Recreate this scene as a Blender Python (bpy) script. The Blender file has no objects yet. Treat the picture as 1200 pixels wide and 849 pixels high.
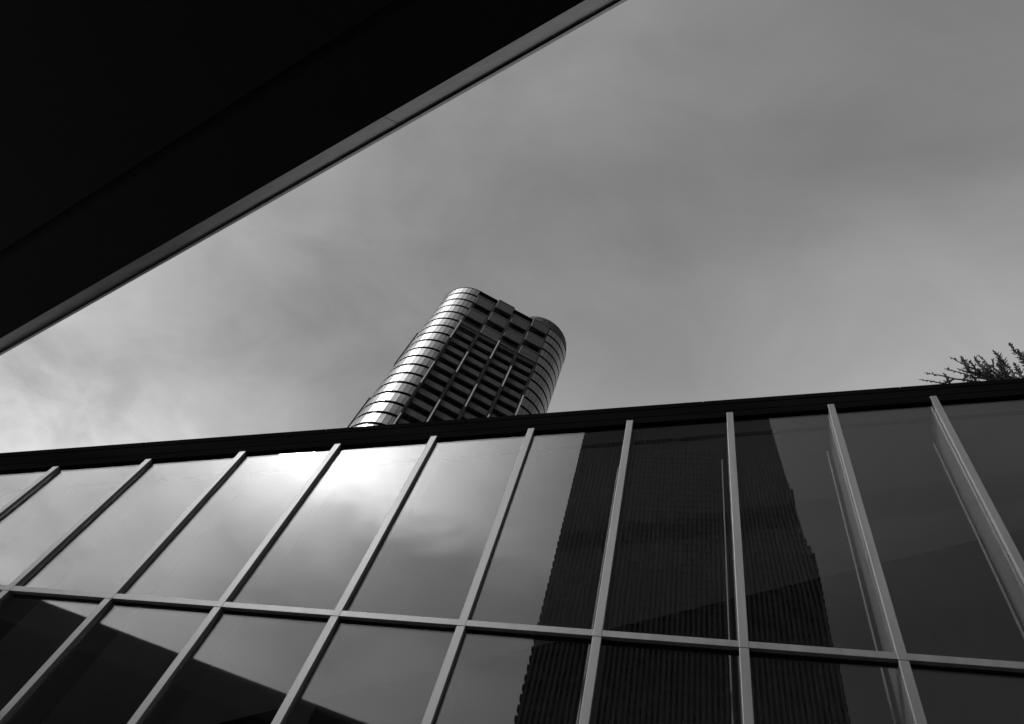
import bpy, bmesh, math, random
from mathutils import Vector, Matrix

# ------------------------------------------------------------------ camera
EYE = 1.6
scene = bpy.context.scene
cam_data = bpy.data.cameras.new("camera")
cam = bpy.data.objects.new("camera", cam_data)
scene.collection.objects.link(cam)
scene.camera = cam
R_ = Vector((0.9742959, 0.09769269, 0.20298678))
U_ = Vector((-0.00176958, -0.89772717, 0.4405483))
F_ = Vector((-0.2252651, 0.4295836, 0.87447903))
m = Matrix((R_, U_, -F_)).transposed().to_4x4()
m.translation = Vector((0, 0, EYE))
cam.matrix_world = m
cam_data.sensor_width = 36
cam_data.lens = 957.7 / 1200 * 36
cam_data.clip_start = 0.05
cam_data.clip_end = 6000

# ------------------------------------------------------------------ sky, sun, exposure
SUN = Vector((-0.462, -0.478, 0.747)).normalized()       # towards the sun
sun_el = math.asin(SUN.z)
sun_az = math.atan2(SUN.x, SUN.y)

world = bpy.data.worlds.new("World")
scene.world = world
world.use_nodes = True
wt = world.node_tree
wt.nodes.clear()


def N(t, kind, **kw):
    n = t.nodes.new(kind)
    for k, v in kw.items():
        setattr(n, k, v)
    return n


def MATH(t, op, a, b=None, c=None, clamp=False):
    n = t.nodes.new("ShaderNodeMath")
    n.operation = op
    n.use_clamp = clamp
    for i, v in enumerate((a, b, c)):
        if v is None:
            continue
        if isinstance(v, (int, float)):
            n.inputs[i].default_value = v
        else:
            t.links.new(v, n.inputs[i])
    return n.outputs[0]


def build_world():
    t = wt
    L = t.links.new
    out = N(t, "ShaderNodeOutputWorld")
    bg = N(t, "ShaderNodeBackground")
    bg.inputs[1].default_value = 0.1
    L(bg.outputs[0], out.inputs[0])
    sky = N(t, "ShaderNodeTexSky", sky_type='NISHITA', sun_disc=False,
            sun_elevation=sun_el, sun_rotation=sun_az)
    bw = N(t, "ShaderNodeRGBToBW")
    L(sky.outputs[0], bw.inputs[0])
    tc = N(t, "ShaderNodeTexCoord")
    nrm = N(t, "ShaderNodeVectorMath", operation='NORMALIZE')
    L(tc.outputs['Generated'], nrm.inputs[0])
    d = nrm.outputs[0]
    dot = N(t, "ShaderNodeVectorMath", operation='DOT_PRODUCT')
    L(d, dot.inputs[0])
    dot.inputs[1].default_value = SUN
    c = MATH(t, 'MINIMUM', dot.outputs['Value'], 1.0)
    ang = MATH(t, 'MULTIPLY', MATH(t, 'ARCCOSINE', c), 57.2958)      # degrees from the sun
    # thin cloud sheet: project the direction on a flat layer overhead
    sep = N(t, "ShaderNodeSeparateXYZ")
    L(d, sep.inputs[0])
    zz = MATH(t, 'MAXIMUM', MATH(t, 'ADD', sep.outputs[2], 0.12), 0.05)
    comb = N(t, "ShaderNodeCombineXYZ")
    L(MATH(t, 'DIVIDE', sep.outputs[0], zz), comb.inputs[0])
    L(MATH(t, 'DIVIDE', sep.outputs[1], zz), comb.inputs[1])
    layer = comb.outputs[0]

    def noise(scale, det, rough, dist, off, stretch=(1, 1, 1)):
        mp = N(t, "ShaderNodeMapping")
        mp.inputs['Location'].default_value = off
        mp.inputs['Scale'].default_value = stretch
        L(layer, mp.inputs[0])
        n = N(t, "ShaderNodeTexNoise")
        n.inputs['Scale'].default_value = scale
        n.inputs['Detail'].default_value = det
        n.inputs['Roughness'].default_value = rough
        n.inputs['Distortion'].default_value = dist
        L(mp.outputs[0], n.inputs['Vector'])
        return n.outputs[0]
    n1 = noise(1.5, 6, 0.5, 0.5, (3.1, 1.7, 0), (1.0, 1.6, 1))
    n2 = noise(5.0, 8, 0.58, 0.5, (7.3, 2.2, 4), (1.0, 1.3, 1))
    cl = MATH(t, 'ADD', MATH(t, 'MULTIPLY', n1, 0.58), MATH(t, 'MULTIPLY', n2, 0.42))
    cl = MATH(t, 'MULTIPLY', MATH(t, 'SUBTRACT', cl, 0.5), 1.0)      # about -0.2..0.2
    # luminance of cloud lit by the sun behind it, falling with the angle from the sun
    def lobe(amp, w, p):
        return MATH(t, 'MULTIPLY', amp, MATH(t, 'EXPONENT', MATH(t, 'MULTIPLY', MATH(t, 'POWER', MATH(t, 'DIVIDE', ang, w), p), -1.0)))
    glow = MATH(t, 'ADD', lobe(*GLOW[0]), lobe(*GLOW[1]))
    # a brighter bank of cloud with a soft ragged lower edge below the sun
    bank = N(t, "ShaderNodeMapRange", interpolation_type='SMOOTHSTEP')
    bank.inputs['From Min'].default_value = 0.715
    bank.inputs['From Max'].default_value = 0.775
    L(MATH(t, 'ADD', sep.outputs[2], MATH(t, 'MULTIPLY', cl, 0.22)), bank.inputs[0])
    glow = MATH(t, 'ADD', glow, MATH(t, 'MULTIPLY', bank.outputs[0], lobe(*GLOW[2])))
    # the sheet is thicker and brighter low down in the west (left)
    hor = MATH(t, 'MULTIPLY', MATH(t, 'POWER', MATH(t, 'MAXIMUM', MATH(t, 'SUBTRACT', 1.0, sep.outputs[2]), 0.0), 1.5), HORZ)
    west = MATH(t, 'MAXIMUM', MATH(t, 'MULTIPLY', sep.outputs[0], -1.0), 0.0)
    hor = MATH(t, 'MULTIPLY', hor, MATH(t, 'ADD', 0.35, west))
    east = MATH(t, 'MULTIPLY', MATH(t, 'MAXIMUM', MATH(t, 'ADD', sep.outputs[0], 0.05), 0.0), 0.38)
    front = MATH(t, 'MAXIMUM', MATH(t, 'MULTIPLY', sep.outputs[1], 3.0, clamp=True), 0.0)
    cloud = MATH(t, 'ADD', MATH(t, 'ADD', MATH(t, 'ADD', BASE, glow), hor), MATH(t, 'MULTIPLY', east, front))
    # a haze bank low in the west, one low in the south-west, and a slightly paler north
    low = N(t, "ShaderNodeMapRange", interpolation_type='SMOOTHSTEP')
    low.inputs['From Min'].default_value = -0.69
    low.inputs['From Max'].default_value = -0.60
    L(MATH(t, 'ADD', MATH(t, 'MULTIPLY', sep.outputs[2], -1.0), MATH(t, 'MULTIPLY', cl, 0.5)), low.inputs[0])
    cloud = MATH(t, 'ADD', cloud, MATH(t, 'MULTIPLY', MATH(t, 'MULTIPLY', low.outputs[0], west), 0.17))
    south = MATH(t, 'MAXIMUM', MATH(t, 'MULTIPLY', sep.outputs[1], -1.0), 0.0)
    sw = MATH(t, 'MULTIPLY', MATH(t, 'MAXIMUM', MATH(t, 'SUBTRACT', west, 0.45), 0.0), south)
    cloud = MATH(t, 'ADD', cloud, MATH(t, 'MULTIPLY', sw, 9.0))
    cloud = MATH(t, 'ADD', cloud, MATH(t, 'MULTIPLY', MATH(t, 'MAXIMUM', MATH(t, 'SUBTRACT', sep.outputs[1], 0.22), 0.0), 0.38))
    # modulation grows with brightness
    mod = MATH(t, 'ADD', 1.0, MATH(t, 'MULTIPLY', cl, MATH(t, 'ADD', 1.15, MATH(t, 'MULTIPLY', west, 1.9))))
    mod = MATH(t, 'MAXIMUM', mod, 0.3)
    cloud = MATH(t, 'MULTIPLY', cloud, mod)
    # thicker, darker sheet low in the south-east
    se1 = N(t, "ShaderNodeMapRange", interpolation_type='SMOOTHSTEP')
    se1.inputs['From Min'].default_value = -0.80
    se1.inputs['From Max'].default_value = -0.70
    L(MATH(t, 'MULTIPLY', sep.outputs[2], -1.0), se1.inputs[0])
    se2 = N(t, "ShaderNodeMapRange", interpolation_type='SMOOTHSTEP')
    se2.inputs['From Min'].default_value = -0.15
    se2.inputs['From Max'].default_value = 0.2
    L(sep.outputs[0], se2.inputs[0])
    se = MATH(t, 'MULTIPLY', MATH(t, 'MULTIPLY', se1.outputs[0], se2.outputs[0]), MATH(t, 'MULTIPLY', south, 2.0, clamp=True))
    cloud = MATH(t, 'MULTIPLY', cloud, MATH(t, 'SUBTRACT', 1.0, MATH(t, 'MULTIPLY', se, 0.5)))
    # clear sky shows faintly through the sheet
    tot = MATH(t, 'ADD', MATH(t, 'MULTIPLY', bw.outputs[0], CLEAR), MATH(t, 'MULTIPLY', cloud, 10.0))
    # darker below the horizon
    L(tot, bg.inputs[0])


GLOW = [(6.5, 5.0, 2.0), (1.85, 20.0, 1.5), (5.0, 12.0, 2.0)]
HORZ = 1.3
BASE = 0.125
CLEAR = 0.25
build_world()

sun_data = bpy.data.lights.new("sun", 'SUN')
sun_data.energy = 2.0
sun_data.angle = math.radians(2.5)
sun_data.color = (1, 1, 1)
sun = bpy.data.objects.new("sun", sun_data)
scene.collection.objects.link(sun)
sun.rotation_euler = SUN.to_track_quat('Z', 'Y').to_euler()
sun.location = (-20, -20, 40)

vs = scene.view_settings
vs.view_transform = 'Standard'
vs.look = 'None'
vs.gamma = 1
vs.exposure = 0
vs.use_curve_mapping = False
scene.cycles.max_bounces = 10
scene.cycles.transparent_max_bounces = 24
scene.cycles.glossy_bounces = 6
scene.cycles.sample_clamp_indirect = 4

rnd = random.Random(7)
COL = scene.collection


# ------------------------------------------------------------------ helpers
def mat(name, grey, rough=0.6, metal=0.0, var=0.12, nscale=3.0, bump=0.0, bscale=40.0, stretch=(1, 1, 1), spec=0.5, rvar=0.1):
    mt = bpy.data.materials.new(name)
    mt.use_nodes = True
    t = mt.node_tree
    b = t.nodes["Principled BSDF"]
    b.inputs['Roughness'].default_value = rough
    b.inputs['Metallic'].default_value = metal
    b.inputs['Specular IOR Level'].default_value = spec
    tc = N(t, "ShaderNodeTexCoord")
    mp = N(t, "ShaderNodeMapping")
    mp.inputs['Scale'].default_value = stretch
    t.links.new(tc.outputs['Object'], mp.inputs[0])
    n = N(t, "ShaderNodeTexNoise")
    n.inputs['Scale'].default_value = nscale
    n.inputs['Detail'].default_value = 6
    t.links.new(mp.outputs[0], n.inputs['Vector'])
    r = N(t, "ShaderNodeMapRange")
    r.inputs['From Min'].default_value = 0.3
    r.inputs['From Max'].default_value = 0.7
    r.inputs['To Min'].default_value = grey * (1 - var)
    r.inputs['To Max'].default_value = grey * (1 + var)
    t.links.new(n.outputs[0], r.inputs[0])
    cc = N(t, "ShaderNodeCombineColor")
    for i in range(3):
        t.links.new(r.outputs[0], cc.inputs[i])
    t.links.new(cc.outputs[0], b.inputs['Base Color'])
    r2 = N(t, "ShaderNodeMapRange")
    r2.inputs['From Min'].default_value = 0.3
    r2.inputs['From Max'].default_value = 0.7
    r2.inputs['To Min'].default_value = rough * (1 - rvar)
    r2.inputs['To Max'].default_value = min(1, rough * (1 + rvar))
    t.links.new(n.outputs[0], r2.inputs[0])
    t.links.new(r2.outputs[0], b.inputs['Roughness'])
    if bump:
        n2 = N(t, "ShaderNodeTexNoise")
        n2.inputs['Scale'].default_value = bscale
        n2.inputs['Detail'].default_value = 5
        t.links.new(mp.outputs[0], n2.inputs['Vector'])
        bp = N(t, "ShaderNodeBump")
        bp.inputs['Strength'].default_value = bump
        bp.inputs['Distance'].default_value = 0.02
        t.links.new(n2.outputs[0], bp.inputs['Height'])
        t.links.new(bp.outputs[0], b.inputs['Normal'])
    return mt


def glass_mat(name, r0, tint, dirt=0.003):
    """architectural glazing: transparent tinted sheet with Schlick reflection"""
    mt = bpy.data.materials.new(name)
    mt.use_nodes = True
    t = mt.node_tree
    t.nodes.clear()
    L = t.links.new
    out = N(t, "ShaderNodeOutputMaterial")
    geo = N(t, "ShaderNodeNewGeometry")
    dt = N(t, "ShaderNodeVectorMath", operation='DOT_PRODUCT')
    L(geo.outputs['Normal'], dt.inputs[0])
    L(geo.outputs['Incoming'], dt.inputs[1])
    c = MATH(t, 'ABSOLUTE', dt.outputs['Value'])
    fr = MATH(t, 'ADD', r0, MATH(t, 'MULTIPLY', 1 - r0, MATH(t, 'POWER', MATH(t, 'SUBTRACT', 1.0, c), 5.0)))
    tc = N(t, "ShaderNodeTexCoord")
    gl = N(t, "ShaderNodeBsdfGlossy")
    gl.inputs['Roughness'].default_value = 0.0
    gl.inputs['Color'].default_value = (1, 1, 1, 1)
    tr = N(t, "ShaderNodeBsdfTransparent")
    tr.inputs['Color'].default_value = (tint, tint, tint, 1)
    mx = N(t, "ShaderNodeMixShader")
    L(fr, mx.inputs[0])
    L(tr.outputs[0], mx.inputs[1])
    L(gl.outputs[0], mx.inputs[2])
    # thin film of dust, patchy
    df = N(t, "ShaderNodeBsdfDiffuse")
    df.inputs['Color'].default_value = (.5, .5, .5, 1)
    n2 = N(t, "ShaderNodeTexNoise")
    n2.inputs['Scale'].default_value = 9.0
    n2.inputs['Detail'].default_value = 8
    L(tc.outputs['Object'], n2.inputs['Vector'])
    mx2 = N(t, "ShaderNodeMixShader")
    L(MATH(t, 'MULTIPLY', MATH(t, 'MAXIMUM', MATH(t, 'SUBTRACT', n2.outputs[0], 0.4), 0.0), dirt * 4), mx2.inputs[0])
    L(mx.outputs[0], mx2.inputs[1])
    L(df.outputs[0], mx2.inputs[2])
    L(mx2.outputs[0], out.inputs[0])
    return mt


def obj(name, bm, material, parent=None, bevel=0.0, seg=2, loc=None, smooth=False):
    bmesh.ops.recalc_face_normals(bm, faces=bm.faces)
    me = bpy.data.meshes.new(name)
    bm.to_mesh(me)
    bm.free()
    if smooth:
        for p in me.polygons:
            p.use_smooth = True
    me.materials.append(material)
    o = bpy.data.objects.new(name, me)
    COL.objects.link(o)
    if parent:
        o.parent = parent
    if loc:
        o.location = loc
    if bevel:
        md = o.modifiers.new("bevel", 'BEVEL')
        md.width = bevel
        md.segments = seg
        md.limit_method = 'ANGLE'
    return o


def thing(name, label, cat, loc=(0, 0, 0), rotz=0, group=None):
    o = bpy.data.objects.new(name, None)
    COL.objects.link(o)
    o.location = loc
    o.rotation_euler = (0, 0, rotz)
    o["label"] = label
    o["category"] = cat
    if group:
        o["group"] = group
    o.empty_display_size = 0.5
    return o


def hexa(bm, pts):
    """pts: 4 bottom (ccw) then 4 top"""
    v = [bm.verts.new(p) for p in pts]
    for f in ((0, 3, 2, 1), (4, 5, 6, 7), (0, 1, 5, 4), (1, 2, 6, 5), (2, 3, 7, 6), (3, 0, 4, 7)):
        bm.faces.new([v[i] for i in f])


def box(bm, x0, x1, y0, y1, z0, z1):
    hexa(bm, [(x0, y0, z0), (x1, y0, z0), (x1, y1, z0), (x0, y1, z0),
              (x0, y0, z1), (x1, y0, z1), (x1, y1, z1), (x0, y1, z1)])


def prism(bm, poly, z0, z1):
    """poly: list of (x,y); z0,z1 numbers or functions of (x,y)"""
    f0 = z0 if callable(z0) else (lambda x, y: z0)
    f1 = z1 if callable(z1) else (lambda x, y: z1)
    a = [bm.verts.new((x, y, f0(x, y))) for x, y in poly]
    b = [bm.verts.new((x, y, f1(x, y))) for x, y in poly]
    bm.faces.new(list(reversed(a)))
    bm.faces.new(b)
    n = len(poly)
    for i in range(n):
        bm.faces.new((a[i], a[(i + 1) % n], b[(i + 1) % n], b[i]))


def tube(bm, pts, radii, sides=6):
    prev = None
    for i, p in enumerate(pts):
        p = Vector(p)
        d = (Vector(pts[min(i + 1, len(pts) - 1)]) - Vector(pts[max(i - 1, 0)])).normalized()
        a = d.cross(Vector((0.31, 0.17, 0.93)))
        if a.length < 1e-3:
            a = d.cross(Vector((1, 0, 0)))
        a.normalize()
        b = d.cross(a)
        ring = [bm.verts.new(p + (a * math.cos(2 * math.pi * k / sides) + b * math.sin(2 * math.pi * k / sides)) * radii[i]) for k in range(sides)]
        if prev:
            for k in range(sides):
                bm.faces.new((prev[k], prev[(k + 1) % sides], ring[(k + 1) % sides], ring[k]))
        else:
            bm.faces.new(list(reversed(ring)))
        prev = ring
    bm.faces.new(prev)


# ------------------------------------------------------------------ materials
M_alu = mat("satin_aluminium", 0.155, 0.48, 0.2, 0.14, 1.2, 0.03, 90, (6, 6, 0.6), spec=0.25)
M_fin = mat("inner_fin_aluminium", 0.16, 0.5, 0.2, 0.06, 1.2, 0.02, 60)
M_black = mat("black_roof_metal", 0.004, 0.8, 0.0, 0.25, 1.0, 0.05, 25, (0.4, 3, 3), spec=0.0)
M_gasket = mat("black_gasket", 0.01, 0.7, 0, 0.1, spec=0.2)
M_glass = glass_mat("window_glass", 0.044, 0.88)
M_ceil = mat("ceiling_board", 0.55, 0.8, 0, 0.06, 0.8)
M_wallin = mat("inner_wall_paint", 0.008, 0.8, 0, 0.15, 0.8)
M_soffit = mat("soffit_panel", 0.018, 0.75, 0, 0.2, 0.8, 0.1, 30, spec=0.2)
M_lip = mat("canopy_edge_metal", 0.36, 0.42, 0.6, 0.2, 2.0, 0.15, 14, (0.4, 4, 4))
M_conc = mat("grey_concrete", 0.16, 0.85, 0, 0.2, 1.2, 0.3, 18)
M_pave = mat("paving", 0.16, 0.85, 0, 0.2, 0.35, 0.2, 12)
M_tpan = mat("tower_corner_panel", 0.17, 0.31, 0.9, 0.10, 0.35, 0, 8, rvar=0.25)
M_tpan2 = mat("tower_flat_panel", 0.024, 0.6, 0.0, 0.35, 0.6, 0, 8, spec=0.25)
M_tdark = mat("tower_dark_glazing", 0.008, 0.35, 0, 0.3, 0.5, spec=0.3)
M_tjoint = mat("tower_joint", 0.012, 0.8, 0, 0.1, spec=0.1)
M_tfin = mat("tower_bright_fin", 0.5, 0.3, 0.6, 0.05, 0.5)
M_rib = mat("ribbed_tower_cladding", 0.095, 0.7, 0, 0.15, 0.2)
M_ribd = mat("ribbed_tower_recess", 0.04, 0.6, 0, 0.15, 0.2)
M_leaf = mat("conifer_needles", 0.02, 0.8, 0, 0.35, 1.5, spec=0.2)
M_bark = mat("conifer_bark", 0.06, 0.9, 0, 0.3, 3, 0.4, 20)

# ------------------------------------------------------------------ ground
bm = bmesh.new()
nseg = 24
vv = [[bm.verts.new((-2000 + 4000 * i / nseg, -2000 + 4000 * j / nseg, 0)) for j in range(nseg + 1)] for i in range(nseg + 1)]
for i in range(nseg):
    for j in range(nseg):
        bm.faces.new((vv[i][j], vv[i + 1][j], vv[i + 1][j + 1], vv[i][j + 1]))
g = obj("ground", bm, M_pave)
g["kind"] = "structure"

# ------------------------------------------------------------------ glass building
D = 5.1294
X0 = -6.8533
PITCH = 1.2
T0 = 7.6239 + EYE
SL = 0.19883
ZC = 5.2184 + EYE
I0, I1 = -4, 14


def top(x):
    return T0 + (x - X0) * SL


def fb(x):      # bottom of the roof fascia
    return top(x) + 0.03 - (x + 9) * 0.0118


def ft(x):      # top of the roof fascia
    return top(x) + 0.50 - (x + 9) * 0.0165


XL = X0 + I0 * PITCH
XR = X0 + I1 * PITCH
hall = thing("glass_building", "low glass fronted hall with grey metal mullions and a sloping black roof edge", "building", (0, D, 0))


def L(p):      # world to hall coordinates
    return (p[0], p[1] - D, p[2])


def hbox(bm, x0, x1, y0, y1, z0, z1):
    box(bm, x0, x1, y0 - D, y1 - D, z0, z1)


GD = 0.045     # glass set back from the mullion face
rows = [0.30, 2.45, 4.65, ZC]
GY = D + GD
HW = 0.039
for i in range(I0, I1 + 1):
    x = X0 + i * PITCH
    segs = [(0.12, ZC - 0.044), (ZC - 0.041, None)]
    bm = bmesh.new()
    a0, a1 = segs[0]
    hbox(bm, x - HW, x + HW, D, GY - 0.001, a0, a1)
    obj("mullion", bm, M_alu, hall, 0.004)
    bm = bmesh.new()
    za, zl, zr = segs[1][0], top(x - HW) - 0.0, top(x + HW)
    hexa(bm, [L(p) for p in [(x - HW, D, za), (x + HW, D, za), (x + HW, GY - .001, za), (x - HW, GY - .001, za),
                             (x - HW, D, zl), (x + HW, D, zr), (x + HW, GY - .001, zr), (x - HW, GY - .001, zl)]])
    up = obj("mullion", bm, M_alu, hall, 0.004)
    # inner fin behind the glass: web, shadow gap and flange
    bm = bmesh.new()
    zt = fb(x) + 0.02
    hbox(bm, x - 0.034, x + 0.034, GY + 0.03, D + 0.38, 0.0, zt)
    obj("inner_fin", bm, M_fin, hall)
    bm = bmesh.new()
    hbox(bm, x - 0.109, x - 0.096, D + 0.29, D + 0.31, 0.0, top(x) - 0.62)
    obj("blind_guide", bm, M_fin, hall)

for k, z in enumerate(rows):
    bm = bmesh.new()
    hbox(bm, XL, XR, D + 0.0025, GY - 0.0015, z - 0.036, z + 0.036)
    obj("transom", bm, M_alu, hall, 0.003)
    bm = bmesh.new()
    hbox(bm, XL, XR, GY + 0.03, D + 0.11, z - 0.03, z + 0.03)
    obj("inner_rail", bm, M_black, hall)
bm = bmesh.new()
hbox(bm, XL - 0.1, XR + 0.1, D - 0.05, D + 0.4, 0.0, 0.12)
obj("plinth", bm, M_conc, hall, 0.01)

for i in range(I0, I1):
    xa = X0 + i * PITCH + 0.01
    xb = X0 + (i + 1) * PITCH - 0.01
    for k in range(4):
        z0 = rows[k] + 0.006
        za = zb = rows[k + 1] - 0.006 if k < 3 else None
        if k == 3:
            za, zb = fb(xa) + 0.03, fb(xb) + 0.03
        bm = bmesh.new()
        cx, cz = (xa + xb) / 2, (z0 + za) / 2
        y0, y1 = 0.0, 0.012
        hexa(bm, [(xa - cx, y0, z0 - cz), (xb - cx, y0, z0 - cz), (xb - cx, y1, z0 - cz), (xa - cx, y1, z0 - cz),
                  (xa - cx, y0, za - cz), (xb - cx, y0, zb - cz), (xb - cx, y1, zb - cz), (xa - cx, y1, za - cz)])
        o = obj("glass_pane", bm, M_glass, hall, loc=(cx, GD + 0.004, cz))
        o.rotation_euler = (math.radians(rnd.uniform(-.09, .09)), 0, math.radians(rnd.uniform(-.10, .10)))


# roof edge: dark folded metal fascia in front of the slab
def strip(bm, x0, x1, y0, y1, f0, f1, n=1):
    for j in range(n):
        a = x0 + (x1 - x0) * j / n
        b = x0 + (x1 - x0) * (j + 1) / n
        hexa(bm, [L(p) for p in [(a, y0, f0(a)), (b, y0, f0(b)), (b, y1, f0(b)), (a, y1, f0(a)),
                                 (a, y0, f1(a)), (b, y0, f1(b)), (b, y1, f1(b)), (a, y1, f1(a))]])


bm = bmesh.new()
strip(bm, XL - .3, XR + .3, D + 0.014, D + 0.10, fb, lambda x: fb(x) + 0.134)
strip(bm, XL - .3, XR + .3, D + 0.011, D + 0.10, lambda x: fb(x) + 0.138, lambda x: fb(x) + 0.19)
strip(bm, XL - .3, XR + .3, D + 0.016, D + 0.10, lambda x: fb(x) + 0.19, lambda x: ft(x) - 0.11)
obj("roof_fascia", bm, M_black, hall, 0.003)
bm = bmesh.new()
xs = XL - .32
while xs < XR:
    strip(bm, xs, min(xs + 2.4, XR + .32) - 0.006, D + 0.010, D + 0.32, lambda x: ft(x) - 0.105, ft)
    xs += 2.4
strip(bm, XL - .31, XR + .31, D + 0.018, D + 0.31, lambda x: ft(x) - 0.104, lambda x: ft(x) - 0.006)
obj("roof_coping", bm, M_black, hall, 0.006)


def backy(x):
    return 8.6 + (x + 1.3) * (-0.231)


poly = [(XL, D + 0.105), (XR, D + 0.105), (XR, backy(XR)), (XL, backy(XL))]
poly_l = [(x, y - D) for x, y in poly]
bm = bmesh.new()
ceil_z = lambda x, y: top(x) + 0.10


def l2y(x):
    return 7.02 - (x - 0.5) * 0.042


# ceiling in three boards with open joints parallel to the joints seen through the glass
gap = 0.035
lines = [lambda x: D + 0.11, lambda x: 5.53 - gap, lambda x: 5.53 + gap, lambda x: l2y(x) - gap, lambda x: l2y(x) + gap, backy]
for a, b in ((0, 1), (2, 3), (4, 5)):
    pl = [(XL, lines[a](XL) - D), (XR, lines[a](XR) - D), (XR, lines[b](XR) - D), (XL, lines[b](XL) - D)]
    prism(bm, pl, lambda x, y: top(x) + 0.10, lambda x, y: top(x) + 0.12)
obj("ceiling", bm, M_ceil, hall)
bm = bmesh.new()
prism(bm, [(x, y + (0.3 if y > 1 else 0)) for x, y in poly_l], lambda x, y: top(x) + 0.14, lambda x, y: top(x) + 0.20)
obj("roof_slab", bm, M_black, hall)
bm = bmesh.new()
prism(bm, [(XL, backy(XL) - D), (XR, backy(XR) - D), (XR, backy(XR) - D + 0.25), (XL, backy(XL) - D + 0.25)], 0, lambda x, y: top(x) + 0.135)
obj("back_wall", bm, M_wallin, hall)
for x, s in ((XL, -1), (XR, 1)):
    bm = bmesh.new()
    xa, xb = (x - 0.25, x - 0.04) if s < 0 else (x + 0.04, x + 0.25)
    prism(bm, [(xa, 0.0), (xb, 0.0), (xb, backy(x) - D + .25), (xa, backy(x) - D + .25)], 0, lambda X, y, x=x: top(x) + 0.09)
    obj("side_wall", bm, M_conc, hall)
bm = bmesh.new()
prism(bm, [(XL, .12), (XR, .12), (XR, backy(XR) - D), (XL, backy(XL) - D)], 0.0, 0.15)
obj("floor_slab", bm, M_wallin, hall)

# ------------------------------------------------------------------ canopy over the camera's left
CD = Vector((0.92010, -0.39168, 0)).normalized()      # along the edge
CN = Vector((0.39168, 0.92010, 0)).normalized()       # outwards (towards the sky side)
CH = 6.567 + EYE
OFF = 0.0481 + 0.0                                    # edge line offset from the camera along CN
can = thing("canopy_building", "dark building with a black flat canopy and pale metal edge overhanging from the upper left", "building", (0, 0, 0))


def cpt(s, o, z):
    v = CD * s + CN * o
    return (v.x, v.y, z + 0.0175 * s)


SA, SB = -11.6, 30.0


def cprof(bm, prof, s0, s1):
    """prof: closed list of (offset, z) swept along the canopy edge"""
    a = [bm.verts.new(cpt(s0, o, z)) for o, z in prof]
    b = [bm.verts.new(cpt(s1, o, z)) for o, z in prof]
    bm.faces.new(a)
    bm.faces.new(list(reversed(b)))
    n = len(prof)
    for i in range(n):
        bm.faces.new((a[i], b[i], b[(i + 1) % n], a[(i + 1) % n]))


LIP = 0.148
ZS = CH - 0.06
# pale metal lip, slightly raking up to the outer edge, with a drip groove near the edge
bm = bmesh.new()
for j in range(14):
    s0 = SA + (SB - SA) * j / 14
    s1 = SA + (SB - SA) * (j + 1) / 14 - 0.006
    cprof(bm, [(OFF - LIP, ZS), (OFF - 0.031, ZS + 0.26), (OFF - 0.031, ZS + 0.33), (OFF - LIP, ZS + 0.33)], s0, s1)
obj("edge_lip", bm, M_lip, can)
bm = bmesh.new()
cprof(bm, [(OFF - 0.031, ZS + 0.28), (OFF - 0.022, ZS + 0.28), (OFF - 0.022, ZS + 0.30), (OFF - 0.031, ZS + 0.30)], SA, SB)
obj("drip_groove", bm, M_gasket, can)
bm = bmesh.new()
cprof(bm, [(OFF - 0.022, ZS + 0.235), (OFF, ZS + 0.285), (OFF, ZS + 0.345), (OFF - 0.022, ZS + 0.345)], SA, SB)
obj("edge_trim", bm, M_lip, can)
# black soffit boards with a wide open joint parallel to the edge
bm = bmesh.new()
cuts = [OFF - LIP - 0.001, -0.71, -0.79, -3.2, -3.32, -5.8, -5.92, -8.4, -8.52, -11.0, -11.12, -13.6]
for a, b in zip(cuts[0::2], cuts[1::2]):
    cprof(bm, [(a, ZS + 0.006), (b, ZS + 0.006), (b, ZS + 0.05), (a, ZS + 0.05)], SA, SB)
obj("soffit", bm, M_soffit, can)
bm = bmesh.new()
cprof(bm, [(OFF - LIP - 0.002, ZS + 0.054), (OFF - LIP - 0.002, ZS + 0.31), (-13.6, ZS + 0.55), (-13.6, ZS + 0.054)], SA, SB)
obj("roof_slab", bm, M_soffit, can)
for s in (-8.0, -1.0, 6.0, 13.0, 20.0, 27.0):
    bm = bmesh.new()
    c = Vector(cpt(s, -6.0, 0))
    tube(bm, [(c.x, c.y, 0), (c.x, c.y, ZS + 0.004)], [0.2, 0.2], 20)
    obj("column", bm, M_soffit, can)
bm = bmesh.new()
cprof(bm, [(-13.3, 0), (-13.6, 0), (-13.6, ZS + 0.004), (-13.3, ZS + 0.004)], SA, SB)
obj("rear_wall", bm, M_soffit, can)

# ------------------------------------------------------------------ tower with rounded corners
K = 1.6
H = 100 * K
FH = 3.43
P1 = Vector((-29.1, 38.5)) * K
R0 = Vector((-20.0, 44.1)) * K
e = (R0 - P1).normalized()
WID = (R0 - P1).length
nin = Vector((-e.y, e.x))                 # inwards (away from the camera)
RAD = 4.0 * K
ZB = EYE + H
tw = thing("curved_office_tower", "tall office tower with silvery rounded corners and dark balcony bays rising behind the glass hall", "tower",
           (P1.x, P1.y, 0), math.atan2(e.y, e.x))
# local frame: x along the flat face, y into the building, z up
DEP = 17.0


def arc(cx, cy, r, a0, a1, n):
    return [(cx + r * math.cos(a0 + (a1 - a0) * k / n), cy + r * math.sin(a0 + (a1 - a0) * k / n)) for k in range(n + 1)]


def outline(off, n=12):
    r = RAD + off
    pts = arc(0, RAD, r, -math.pi / 2, -math.pi, n)                       # left front
    pts += arc(0, DEP - RAD, r, math.pi, math.pi / 2, n)
    pts += arc(WID, DEP - RAD, r, math.pi / 2, 0, n)
    pts += arc(WID, RAD, r, 0, -math.pi / 2, n)
    return pts


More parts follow.
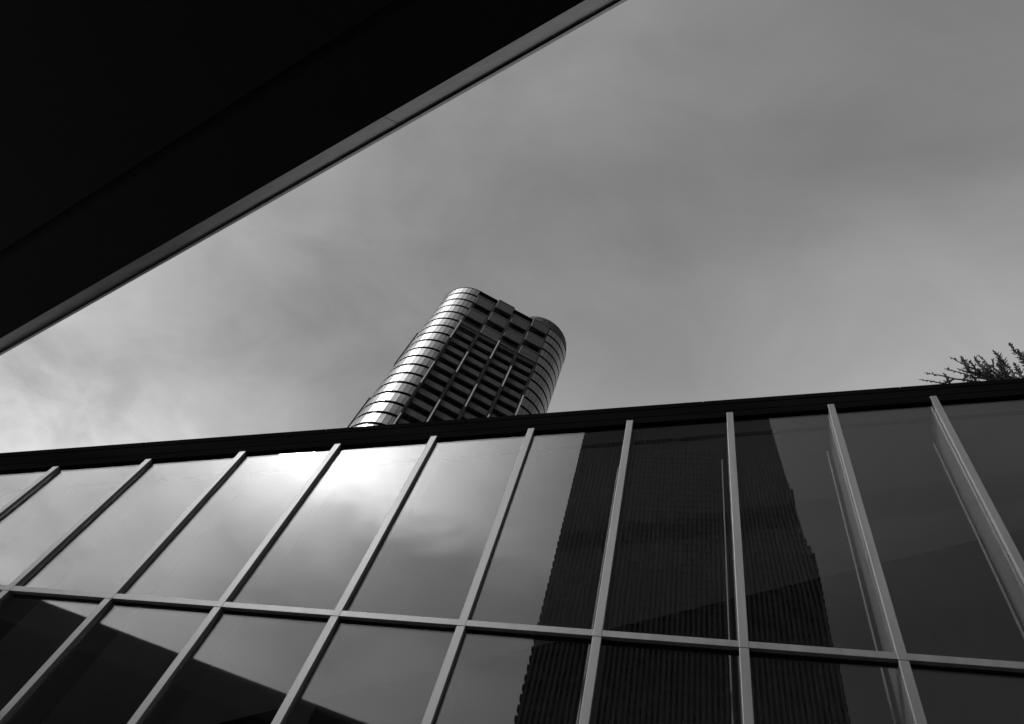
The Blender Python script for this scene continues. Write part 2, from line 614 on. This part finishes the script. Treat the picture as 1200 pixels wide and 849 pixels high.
bm = bmesh.new()
prism(bm, outline(-0.45), 0, ZB - 0.25)
obj("tower_core", bm, M_tdark, tw)
NF = int(ZB / FH)


def band(bm, pts_out, pts_in, z0, z1):
    n = len(pts_out)
    for k in range(n - 1):
        g = 0.0
        a, b = pts_out[k], pts_out[k + 1]
        c, d = pts_in[k + 1], pts_in[k]
        jt = 0.035
        lerp = lambda p, q, t: (p[0] + (q[0] - p[0]) * t, p[1] + (q[1] - p[1]) * t)
        a, b, c, d = lerp(a, b, jt), lerp(b, a, jt), lerp(c, d, jt), lerp(d, c, jt)
        tw_ = rnd.uniform(-.02, .02)
        a = lerp(a, d, max(0, tw_) * 10)
        b = lerp(b, c, max(0, -tw_) * 10)
        hexa(bm, [(a[0], a[1], z0), (b[0], b[1], z0), (c[0], c[1], z0), (d[0], d[1], z0),
                  (a[0], a[1], z1), (b[0], b[1], z1), (c[0], c[1], z1), (d[0], d[1], z1)])


FT = 22   # floors built one by one from the top
NSEG = 11
for side in (0, 1):
    if side == 0:
        ao = arc(0, RAD, RAD, -math.pi / 2 + 0.0, -math.pi, NSEG)
        ai = arc(0, RAD, RAD - 0.1, -math.pi / 2 + 0.0, -math.pi, NSEG)
    else:
        ao = arc(WID, RAD, RAD, -math.pi / 2, 0, NSEG)
        ai = arc(WID, RAD, RAD - 0.1, -math.pi / 2, 0, NSEG)
    for f in range(FT):
        z1 = ZB - f * FH - 0.0
        z0 = z1 - FH + 0.78
        bm = bmesh.new()
        band(bm, ao, ai, z0, z1)
        obj("cladding_band", bm, M_tpan if side == 0 else M_tpan, tw)
    bm = bmesh.new()
    f = FT
    while ZB - (f + 1) * FH > 4:
        z1 = ZB - f * FH
        band(bm, ao, ai, z1 - FH + 0.78, z1)
        f += 1
    o = obj("lower_cladding", bm, M_tpan, tw)
    # dark window line ring recessed between the bands is the core itself
# rear and side cladding, coarser
bm = bmesh.new()
for f in range(NF):
    z1 = ZB - f * FH
    box(bm, -RAD - 0.1, -RAD + 0.25, RAD, DEP - RAD, z1 - FH * 0.55, z1)
    box(bm, WID + RAD - 0.25, WID + RAD + 0.1, RAD, DEP - RAD, z1 - FH * 0.55, z1)
    box(bm, 0, WID, DEP - 0.25, DEP + 0.1, z1 - FH * 0.55, z1)
obj("rear_cladding", bm, M_tpan2, tw)

NC = 4
CW = WID / NC
zone = ZB - 5 * FH
# chequered upper panels: each two floors tall, columns shifted by one floor
for c in range(NC + 1):
    xa = c * CW + 0.22
    xb = min((c + 1) * CW - 0.22, WID + 0.9 * RAD)
    if c == NC:
        continue
    z = ZB - (FH * 0.75 if c % 2 == 0 else 0.0)
    while z - 1.2 * FH > zone - 0.6 * FH:
        zz0 = max(z - 1.15 * FH, zone - 0.1)
        bm = bmesh.new()
        box(bm, xa, xb, -0.45 if c % 2 else -0.25, 0.1, zz0, z)
        p = obj("upper_panel", bm, M_tpan2, tw, 0.05, 1)
        bm = bmesh.new()
        box(bm, xa, xb, (-0.45 if c % 2 else -0.25) - 0.08, (-0.45 if c % 2 else -0.25), z - 0.16, z + 0.02)
        obj("rail", bm, M_tpan, p)
        z -= 2.0 * FH
# balcony fronts, one per bay and floor
for c in range(NC):
    xa = c * CW + 0.35
    xb = (c + 1) * CW - 0.35
    for f in range(5, 5 + 18):
        z1 = ZB - f * FH - (0.15 if c % 2 else 0.0)
        bm = bmesh.new()
        box(bm, xa, xb, -0.35, 0.15, z1 - FH * 0.46, z1)
        p = obj("balcony_front", bm, M_tpan2, tw, 0.03, 1)
bm = bmesh.new()
for c in range(NC):
    xa = c * CW + 0.35
    xb = (c + 1) * CW - 0.35
    for f in range(5 + 18, NF):
        z1 = ZB - f * FH - (0.15 if c % 2 else 0.0)
        box(bm, xa, xb, -0.35, 0.15, z1 - FH * 0.46, z1)
obj("lower_balconies", bm, M_tpan2, tw)
# bright and dark fin segments on the bay lines
starts = [0.6, 4.0, 0.0, 5.0, 1.0]
offs = [0, 2.9, 0.0, 2.0, 4.2]
for c in range(NC + 1):
    x = c * CW
    bm = bmesh.new()
    box(bm, x - 0.20, x + 0.20, -0.55, 0.0, 0, zone)
    obj("bay_fin", bm, M_tjoint, tw)
    z = zone - offs[c] * FH
    while z > ZB - 22 * FH:
        bm = bmesh.new()
        box(bm, x - 0.12, x + 0.12, -0.80, -0.56, z - 2.4 * FH, z)
        obj("fin_cover", bm, M_tfin, tw)
        z -= 5.4 * FH
    if c in (0, 1, 2, 3):
        pass
# cap lines at the head of the balcony zone
for c in range(NC):
    bm = bmesh.new()
    box(bm, c * CW + 0.3, (c + 1) * CW - 0.3, -0.62, -0.40, zone - 0.5, zone - 0.32)
    obj("bay_head", bm, M_tpan, tw)
# staggered dark bays on the left flank
for f0, f1 in ((4.6, 8.6), (12.6, 15.8), (20, 24)):
    bm = bmesh.new()
    box(bm, -RAD - 0.5, -RAD, RAD + 0.9, RAD + 2.6, ZB - f1 * FH, ZB - f0 * FH)
    obj("flank_bay", bm, M_tjoint, tw, 0.05, 1)
# parapet cap
bm = bmesh.new()
po = outline(0.06)
prism(bm, po, ZB + 0.003, ZB + 0.16)
obj("parapet_cap", bm, M_tjoint, tw)
# curved plant storey set on the right end
bm = bmesh.new()
cxp, cyp, rp = WID - 0.6, 8.6, 7.2
for k in range(6):
    z = ZB + 0.2 + k * 1.15
    prism(bm, arc(cxp, cyp, rp, 0, 2 * math.pi * 31 / 32, 31), z, z + 0.85)
    prism(bm, arc(cxp, cyp, rp - 0.25, 0, 2 * math.pi * 31 / 32, 31), z + 0.85, z + 1.15)
obj("plant_storey", bm, M_tpan2, tw)

# ------------------------------------------------------------------ ribbed tower behind the camera (seen mirrored in the glass)
Dg = GY
DV = 120.0                              # distance of its face beyond the mirror image
YF = 2 * Dg - DV


def tp(az, el):
    x = math.tan(math.radians(az)) * DV
    z = math.tan(math.radians(el)) * DV / math.cos(math.radians(az))
    return x, z + EYE


xl = math.tan(math.radians(-14.85)) * DV
right = [(math.tan(math.radians(11.72)) * DV, 0.0)]
for az_, el_ in ((11.72, 49.4), (11.64, 50.81), (11.1, 51.7), (10.47, 52.67), (10.6, 55.03), (10.1, 55.5), (9.96, 55.8), (9.6, 57.6), (9.02, 60.1)):
    right.append(tp(az_, el_))
right.append((tp(8.2, 62)[0], 250.0))
rt = thing("ribbed_tower", "tall dark ribbed tower seen only as a reflection in the middle window panes", "tower", ((xl + 24) / 2, YF, 0))
ox = (xl + 24) / 2
prof = [(xl + 0.5, 0.0)] + [(x - 0.5, z) for x, z in right] + [(xl + 0.5, 250.0)]
bm = bmesh.new()
a = [bm.verts.new((x - ox, -0.6, z)) for x, z in prof]
b = [bm.verts.new((x - ox, -32.0, z)) for x, z in prof]
bm.faces.new(a)
bm.faces.new(list(reversed(b)))
n = len(prof)
for i in range(n):
    bm.faces.new((a[i], b[i], b[(i + 1) % n], a[(i + 1) % n]))
obj("tower_shaft", bm, M_ribd, rt)


def xr(z):
    for (xa, za), (xb, zb) in zip(right, right[1:]):
        if za <= z <= zb and zb > za:
            return xa + (xb - xa) * (z - za) / (zb - za)
    return right[-1][0]


# vertical fins; beyond the straight part they bend with the right-hand edge
bm = bmesh.new()
zs = [0.0] + [z for x, z in right[1:]]
zs = [0.0, 60, 100, 120, 135, 139, 147, 152, 157, 163, 170, 175, 178, 185, 192, 200, 212, 225, 250]
NFIN = 54
for k in range(NFIN + 1):
    t = k / NFIN
    w = 0.24
    for za, zb in zip(zs, zs[1:]):
        # fins in the right third follow the edge, the rest stay plumb
        def fx(z):
            full = right[0][0]
            s = max(0.0, (t - 0.62) / 0.38)
            lean = max(0.0, (z - 138.0) / 72.0)
            return xl + 0.3 + (full - 0.3 - xl - 0.3) * t - (full - xr(210)) * lean * s ** 0.8 - 0.35 * s
        xa, xb = fx(za) - ox, fx(zb) - ox
        hexa(bm, [(xa - w, -0.6, za), (xa + w, -0.6, za), (xa + w, 0.0, za), (xa - w, 0.0, za),
                  (xb - w, -0.6, zb), (xb + w, -0.6, zb), (xb + w, 0.0, zb), (xb - w, 0.0, zb)])
obj("vertical_fins", bm, M_rib, rt)
# floor edges: project past both flanks, which gives the toothed outline
bm = bmesh.new()
z = 3.0
while z < 249:
    box(bm, xl - 0.55 - ox, xr(z) - 0.1 - ox, -31.0, -0.35, z, z + 1.0)
    z += 2.4
obj("floor_edges", bm, M_ribd, rt)

# ------------------------------------------------------------------ conifer beyond the roof
TY = 12.0


def iray(px, py, y):
    v = R_ * ((px - 600) / 957.7) - U_ * ((py - 424.5) / 957.7) + F_
    v = v * (y / v.y)
    return Vector((v.x, v.y, v.z + EYE))


tip = iray(1196, 452, TY)
tree = thing("conifer_tree", "dark spiky conifer whose top twigs show above the black roof edge at the right", "tree", (tip.x, TY, 0))
TB = Vector((tip.x, TY, 0))
bm = bmesh.new()
tp_pts = [Vector((0.15 * math.sin(k * 1.1), 0.12 * math.cos(k * 1.7) - 0.12, tip.z * k / 10)) for k in range(11)]
tube(bm, tp_pts, [0.34 * (1 - k / 10.6) + 0.02 for k in range(11)], 10)
obj("trunk", bm, M_bark, tree)


def trunk_at(z):
    k = min(max(z / tip.z * 10, 0), 9.999)
    i = int(k)
    return tp_pts[i].lerp(tp_pts[i + 1], k - i)


def spray(bm, a, b, r, rise=0.25, spurs=16, slen=0.16, sub=0):
    """a drooping then rising shoot from a to b, bristling with short needle spurs"""
    a, b = Vector(a), Vector(b)
    Lg = (b - a).length
    mid = a.lerp(b, 0.5) - Vector((0, 0, Lg * rise * 0.5)) + Vector((rnd.uniform(-1, 1), rnd.uniform(-1, 1), rnd.uniform(-1, 1))) * Lg * 0.05
    n = 9
    pts = []
    for k in range(n + 1):
        t = k / n
        pts.append(a * (1 - t) ** 2 + mid * 2 * t * (1 - t) + b * t * t + Vector((rnd.uniform(-1, 1), rnd.uniform(-1, 1), rnd.uniform(-1, 1))) * Lg * 0.009)
    tube(bm, pts, [r * (1 - 0.85 * k / n) + 0.003 for k in range(n + 1)], 5)
    for s in range(spurs):
        t = 0.15 + 0.83 * (s + rnd.random() * .6) / spurs
        k = min(int(t * n), n - 1)
        p = pts[k].lerp(pts[k + 1], t * n - k)
        d = (pts[k + 1] - pts[k]).normalized()
        q = Vector((rnd.gauss(0, 1), rnd.gauss(0, 1), rnd.gauss(0, 1)))
        q = (q - d * q.dot(d)).normalized()
        sl = slen * (1.15 - 0.75 * t) * rnd.uniform(0.5, 1.3)
        dirn = (q + d * rnd.uniform(0.3, 0.9)).normalized()
        tube(bm, [p, p + dirn * sl * .5, p + (dirn * .9 + d * .2) * sl], [0.014, 0.018, 0.004], 4)
        if rnd.random() < 0.6:
            q2 = (q * -1 + d * 0.5).normalized()
            tube(bm, [p, p + q2 * sl * 0.5], [0.015, 0.005], 4)
    if sub:
        for s in range(sub):
            t = 0.3 + 0.55 * s / sub + rnd.random() * 0.08
            k = min(int(t * n), n - 1)
            p = pts[k]
            d = (pts[k + 1] - pts[k]).normalized()
            q = Vector((rnd.gauss(0, 1), rnd.gauss(0, 1), rnd.gauss(0, .6) + .5))
            q = (q - d * q.dot(d)).normalized()
            ln = Lg * 0.35 * (1.2 - t) * rnd.uniform(.6, 1.1)
            spray(bm, p, p + (q * 0.7 + d * 0.7).normalized() * ln, r * 0.45, 0.1, max(5, int(spurs * .5)), slen * .7)


def spire(bm, a, b, r):
    n = 8
    Lg = (b - a).length
    pts = [a.lerp(b, k / n) + Vector((rnd.uniform(-1, 1), rnd.uniform(-1, 1), 0)) * 0.018 * Lg for k in range(n + 1)]
    tube(bm, pts, [r * (1 - 0.8 * k / n) + 0.003 for k in range(n + 1)], 5)
    ns = int(42 * Lg)
    for q in range(ns):
        t = q / ns
        k = min(int(t * n), n - 1)
        p = pts[k].lerp(pts[k + 1], t * n - k)
        a_ = q * 2.4 + rnd.uniform(-.4, .4)
        sl = (0.18 * (1 - t) ** 0.8 + 0.03) * rnd.uniform(0.5, 1.25)
        dv = Vector((math.cos(a_), math.sin(a_), rnd.uniform(0.2, 0.9))).normalized()
        tube(bm, [p, p + dv * sl * .5, p + dv * sl + Vector((0, 0, sl * .25))], [0.016, 0.017, 0.004], 4)


bm = bmesh.new()
# shoots whose tips show above the roof
tips = [(1083, 437, 12.2, 1.0), (1077, 444, 12.6, .9), (1113, 417.5, 11.8, 1.3), (1106, 432, 12.3, 1.2), (1127, 417.5, 12.4, 1.4), (1141, 418, 11.7, 1.3), (1145, 416.5, 12.1, 1.3),
        (1151, 424, 12.0, 1.1), (1164, 411.5, 11.9, 1.5), (1168, 426, 12.4, 1.0), (1182, 402.5, 11.8, 1.9), (1170, 424, 12.0, 1.2),
        (1192.5, 409, 12.2, 1.8), (1204, 405, 11.9, 1.8), (1216, 398, 12.1, 2.0), (1230, 412, 12.0, 1.6), (1188, 425, 12.5, 1.2), (1122, 432, 12.0, 1.1), (1135, 430, 12.3, 1.1), (1158, 432, 11.8, 1)]
for px, py, yy, ln in tips:
    e_ = iray(px, py, yy)
    e_ = Vector((e_.x - TB.x, e_.y - TB.y, e_.z))
    if px >= 1160 or px in (1141, 1127):
        # upright leader shoot carried by a bough that leaves the trunk lower down
        foot = e_ + Vector((rnd.uniform(-.12, .05), rnd.uniform(-.1, .1), -ln * 0.8))
        spray(bm, trunk_at(min(foot.z - 0.9, tip.z - 0.4)), foot, 0.05, 0.3, 24, 0.22, 0)
        spire(bm, foot, e_, 0.034)
    else:
        bp_ = trunk_at(min(e_.z - 0.9 - ln * 0.3, tip.z - 0.3))
        spray(bm, bp_, e_, 0.045, 0.35, 30, 0.17, 3)
# the rest of the crown down to the ground
zc_ = 4.0
kk = 0
while zc_ < tip.z - 1.6:
    ln = 3.6 * (1 - (zc_ / tip.z) ** 2.2) + 0.9
    for q in range(4):
        a_ = kk * 2.4 + q * math.pi / 2 + rnd.uniform(-.3, .3)
        p = trunk_at(zc_)
        spray(bm, p, p + Vector((math.cos(a_) * ln, math.sin(a_) * ln, ln * rnd.uniform(0.05, 0.3))), 0.045, 0.3, 22, 0.3, 5)
    zc_ += 0.62
    kk += 1
obj("crown", bm, M_leaf, tree)
